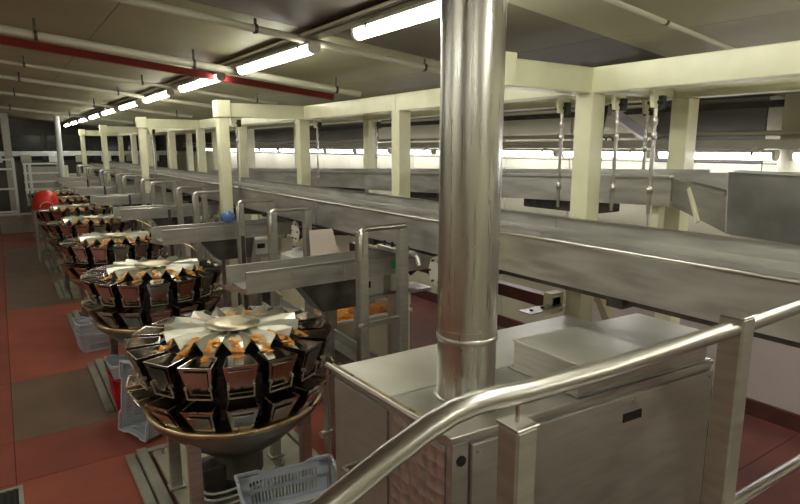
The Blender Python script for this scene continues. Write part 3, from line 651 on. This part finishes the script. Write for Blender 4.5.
# cream tub with crisps and the low conveyor chute before it
t = thing('product_tub', 'large cream plastic tub heaped with orange crisps behind the nearest guard hoop', 'tub', (3.0, 4.9, 0))
tb = MB().shell([(2.45, 4.75, .93), (3.38, 4.75, .93), (3.38, 5.40, .93), (2.45, 5.40, .93)], [(2.55, 4.82, .25), (3.30, 4.82, .25), (3.30, 5.33, .25), (2.55, 5.33, .25)], .02, True)
obj('body', tb, CREAMP, t, .008)
rm = MB()
for p, q in (((2.43, 4.74, .93), (3.40, 4.74, .93)), ((3.39, 4.74, .93), (3.39, 5.41, .93)), ((3.40, 5.40, .93), (2.43, 5.40, .93)), ((2.44, 5.41, .93), (2.44, 4.74, .93))): rm.bar(p, q, .04, .03)
obj('rim', rm, WHITEP, t, .006)
c = MB(); rn = random.Random(5)
for i in range(500):
    x, y = rn.uniform(2.5, 3.33), rn.uniform(4.8, 5.35); z = .84+.07*math.sin((x-2.5)*PI)*math.sin((y-4.8)/.55*PI)+rn.random()*.03; s = rn.uniform(.02, .035); b_ = rn.uniform(0, 6)
    c.add([(x+s*math.cos(b_), y+s*math.sin(b_), z), (x-s*math.sin(b_), y+s*math.cos(b_), z+.012), (x-s*math.cos(b_), y-s*math.sin(b_), z), (x+s*math.sin(b_), y-s*math.cos(b_), z+.01)], [[0, 1, 2, 3]])
c.box((2.5, 4.8, .78), (3.33, 5.35, .845))
obj('crisps', c, CRISP, t, kind='stuff')
for x in (2.6, 3.25): obj('caster', MB().tube([(x, 4.9, 0.06), (x, 4.96, .06)], .06, 12).box((x-.03, 4.88, .1), (x+.03, 4.98, .25)), DARKST, t)
t = thing('take_off_chute', 'slanting stainless chute rail running down behind the nearest weigher', 'chute', (2.1, 4.6, .6))
obj('side_rail', MB().bar((1.86, 4.95, 1.16), (2.20, 3.72, .86), .02, .09), SHEET, t)
obj('side_rail', MB().bar((2.06, 4.98, 1.16), (2.42, 3.72, .86), .02, .09), SHEET, t)
obj('bed', MB().bar((1.96, 4.96, 1.13), (2.31, 3.72, .83), .18, .01), STEEL, t)
obj('leg', MB().box((2.0, 4.85, 0), (2.04, 4.9, 1.06)), STEEL, t); obj('leg', MB().box((2.28, 3.75, 0), (2.32, 3.79, .82)), STEEL, t)
# plates, pneumatic manifold near conveyor behind the hoop
t = thing('valve_manifold', 'bright steel valve manifold with black fittings beside the nearest guard hoop', 'manifold', (2.62, 3.9, 1.75))
obj('rail', MB().box((2.50, 3.52, 1.775), (2.56, 3.98, 1.815)), RAILST, t, .004)
for q in range(4): obj('fitting', MB().tube([(2.53, 3.58+.11*q, 1.815), (2.53, 3.58+.11*q, 1.85)], .012, 8), BLACK, t)
obj('elbow', MB().tube([(2.53, 3.52, 1.79), (2.53, 3.46, 1.78), (2.53, 3.43, 1.72)], .022, 10), STEEL, t)
obj('mount', MB().box((2.56, 3.60, 1.78), (2.60, 3.90, 1.80)), STEEL, t)
st = tag(obj('green_sticker', MB().box((2.62, 3.925, 1.60), (2.70, 3.935, 1.66)), GREEN), 'small green sticker on the nearest feeder beside the tall duct', 'sticker')
t = thing('card_panel', 'tilted pinkish card panel behind the nearest feeder, left of the nearest guard hoop', 'panel', (2.47, 4.9, 0))
obj('card', MB().hexa([(2.33, 4.86, 1.58), (2.62, 4.86, 1.58), (2.62, 4.88, 1.58), (2.33, 4.88, 1.58)], [(2.36, 4.95, 1.82), (2.60, 4.95, 1.82), (2.60, 4.97, 1.82), (2.36, 4.97, 1.82)]), CARD, t)
obj('holder', MB().box((2.33, 4.85, 1.565), (2.62, 4.90, 1.58)), STEEL, t); obj('post', MB().box((2.46, 4.70, 0), (2.50, 4.735, 1.56)), STEEL, t); obj('arm', MB().box((2.46, 4.70, 1.54), (2.50, 4.90, 1.565)), STEEL, t)
bl = tag(obj('cloth_bundle', MB().lathe([(.02, 0), (.09, .03), (.08, .10), (.02, .14)], (2.15, 6.70, 1.725), 8), BLUE), 'small blue plastic bundle lying on the second cross feeder by its guard hoop', 'bundle')

# ================================================================== CRATES
def crate(name, label, m, group=None, L=.64, W=.42, Hh=.24, cat='crate'):
    t = thing(name, label, cat, (0, 0, 0), group)
    tp = .03
    def P(u, v, z): k = (Hh-z)/Hh*tp; return Vector((u*(L/2-k), v*(W/2-k), z))
    def wall(u0, v0, u1, v1):
        mb = MB(); n = 20 if abs(u1-u0) > 0 else 12
        nn = Vector((v1-v0, -(u1-u0), 0)).normalized()*.004
        def strip(a0, a1, z0, z1):
            q = lambda s, z: P(u0+(u1-u0)*s, v0+(v1-v0)*s, z)
            mb.hexa([q(a0, z0)-nn, q(a1, z0)-nn, q(a1, z0)+nn, q(a0, z0)+nn], [q(a0, z1)-nn, q(a1, z1)-nn, q(a1, z1)+nn, q(a0, z1)+nn])
        strip(0, 1, 0, .03); strip(0, 1, .10, .125); strip(0, .12, .03, Hh-.02); strip(.88, 1, .03, Hh-.02); strip(0, 1, Hh-.06, Hh-.02)
        for i in range(n):
            a0 = .12+.76*i/n; strip(a0, a0+.76/n*.5, .03, Hh-.06)
        return mb
    for u0, v0, u1, v1 in ((-1, -1, 1, -1), (1, -1, 1, 1), (1, 1, -1, 1), (-1, 1, -1, -1)):
        obj('slotted_wall', wall(u0, v0, u1, v1), m, t)
    bs = MB().box((-L/2+tp, -W/2+tp, 0), (L/2-tp, W/2-tp, .008)); obj('base', bs, m, t)
    r = MB(); zt = Hh
    for u0, v0, u1, v1 in ((-1, -1, 1, -1), (1, -1, 1, 1), (1, 1, -1, 1), (-1, 1, -1, -1)):
        S_ = [0, .22, .28, .72, .78, 1]; Z_ = [0, 0, -.022, -.022, 0, 0]
        for i in range(5):
            p = Vector(((u0+(u1-u0)*S_[i])*L/2, (v0+(v1-v0)*S_[i])*W/2, zt+Z_[i])); q = Vector(((u0+(u1-u0)*S_[i+1])*L/2, (v0+(v1-v0)*S_[i+1])*W/2, zt+Z_[i+1]))
            r.bar(p, q, .018, .018)
    obj('rim', r, m, t)
    return t
c1 = crate('plastic_crate', 'grey slotted crate beside the cabinet, topmost of its stack before the nearest weigher', CRATEG, 'grey slotted crates')
c1.location = (1.345, 3.19, .245); c1.rotation_euler = (0, 0, -.17)
c = dup(c1, (1.345, 3.19, 0), 'grey slotted plastic crate at the bottom of the stack beside the cabinet', -.17)
c = dup(c1, (.98, 5.45, .02), 'grey slotted plastic crate tipped on edge against the nearest weigher', 0)
c.rotation_euler = Matrix(((.10, -.37, -.92), (.04, .93, -.37), (.994, 0, .10))).to_euler(); c.location = (1.0, 5.46, .335)
dup(c1, (.93, 8.32, .13), 'grey plastic crate standing left of the third weigher', .1)
dup(c1, (.93, 8.32, -.0), 'lower grey plastic crate standing left of the third weigher', .1)
r1 = crate('plastic_crate', 'red plastic crate under a grey one on the floor between the first two weighers', CRATER, None, .40, .34, .36)
r1.location = (.90, 6.12, 0)
g2 = crate('plastic_crate', 'grey plastic crate resting in the red crate between the first two weighers', CRATEG, None, .42, .36, .14)
g2.location = (.90, 6.12, .362)

# red tub on a little stand beyond the fifth weigher
t = thing('tub_stand', 'small steel stand under the red tub, between the fifth and sixth weighers', 'stand', (.80, 15.6, 0))
obj('shelf', MB().box((.52, 15.32, 1.16), (1.08, 15.88, 1.19)), STEEL, t, .004)
for sx in (-.24, .24):
    for sy in (-.24, .24): obj('leg', MB().box((.80+sx-.02, 15.6+sy-.02, 0), (.80+sx+.02, 15.6+sy+.02, 1.16)), STEEL, t)
t = thing('red_tub', 'bright red round plastic tub upside down at the far end of the weigher row', 'tub', (.80, 15.6, 1.192))
obj('shell', MB().lathe([(.26, .01), (.27, .03), (.265, .20), (.21, .36), (.10, .42), (.01, .43)], (.80, 15.6, 1.192), 28), REDP, t)
obj('rim', MB().lathe([(.27, 0), (.29, .02), (.27, .04)], (.80, 15.6, 1.192), 28, False), REDP, t)
obj('handle', MB().tube([(.80+.14*math.cos(a), 15.6-.27-.02*math.sin(a), 1.25+.12*math.sin(a)) for a in [PI*j/8 for j in range(9)]], .012, 6), CARD, t)

# ================================================================== FAR END
t = thing('white_column', 'slender white round column at the end of the weigher row', 'column', (1.52, 20, 0))
obj('shaft', MB().tube([(1.52, 20, .02), (1.52, 20, cz(1.52)+.02)], .075, 16), WHITER, t); obj('base', MB().box((1.40, 19.88, 0), (1.64, 20.12, .02)), WHITER, t)
t = thing('white_column', 'faint grey column left of the white railings at the far end', 'column', (.25, 22, 0))
obj('shaft', MB().box((.17, 21.9, 0), (.37, 22.1, cz(.2))), TRUNK, t)
def rail_panel(name, label, x0, x1, y, z0, z1, zs, posts, mt=WHITER, th=.05):
    t = thing(name, label, 'railing', ((x0+x1)/2, y, z0))
    for z in zs: obj('bar', MB().box((x0, y-th/2, z-th/2), (x1, y+th/2, z+th/2)), mt, t)
    for x in posts: obj('post', MB().box((x-th/2-.01, y-th/2-.01, z0), (x+th/2+.01, y+th/2+.01, z1)), mt, t)
    return t
rail_panel('white_railing', 'white platform railing with three bars at the far left end', -3.0, .36, 20, .62, 2.30, (2.25, 1.98, 1.42, .76), (-2.9, -1.8, -.7, .33))
rail_panel('white_railing', 'white railing just right of the far left gate, before the grey panel', .55, 1.45, 20.05, .9, 2.15, (2.12, 1.85, 1.60, 1.38), (.60, .72))
t = thing('grey_screen', 'light grey sheet screen at the end of the weigher row', 'screen', (1.0, 20.4, 1.0))
obj('sheet', MB().box((.66, 20.4, .6), (1.60, 20.44, 2.02)), TRUNK, t, .01); obj('edge_post', MB().box((1.60, 20.36, 0), (1.72, 20.46, 2.05)), CREAM, t)
t = thing('mezzanine', 'pale mezzanine edge beam with white fittings across the far end', 'platform', (0, 23, 2.3))
obj('edge_beam', MB().box((-6.8, 23, 2.30), (WX-.3, 23.2, 2.46)), WHITER, t, .01)
for i in range(14): obj('fitting', MB().box((-5.8+i*.8, 22.9, 2.10), (-5.5+i*.8, 23, 2.34)), WHITER if i % 2 else TRUNK, t)
for i in range(5): obj('post', MB().box((-6.2+i*2.6, 23.02, 0), (-6.06+i*2.6, 23.16, 2.3)), TRUNK, t)
t = thing('low_barrier', 'grey low barrier on the floor below the white railing', 'barrier', (0, 21, 0))
for i in range(4): obj('panel', MB().box((-3+i*.95, 20.9, .02), (-3+i*.95+.88, 20.96, .56)), TRUNK, t, .01)
obj('rail', MB().box((-3, 20.88, .56), (.8, 20.98, .62)), WHITER, t)
# floor grate at lower left
t = thing('floor_grate', 'dark floor grate with a pale steel frame at the lower left corner', 'grate', (-.5, 4.6, 0))
fr = MB()
for a_, b_ in (((-1.0, 5.02, 0), (-.10, 5.05, .012)), ((-.13, 4.2, 0), (-.10, 5.02, .012)), ((-1.0, 4.2, 0), (-.97, 5.02, .012))): fr.box(a_, b_)
obj('frame', fr, TOPS, t); obj('pan', MB().box((-.97, 4.2, .0), (-.13, 5.02, .003)), BLACK, t)
for i in range(20): obj('bar', MB().box((-.96+i*.042, 4.2, .003), (-.945+i*.042, 5.02, .010)), DARKST, t)
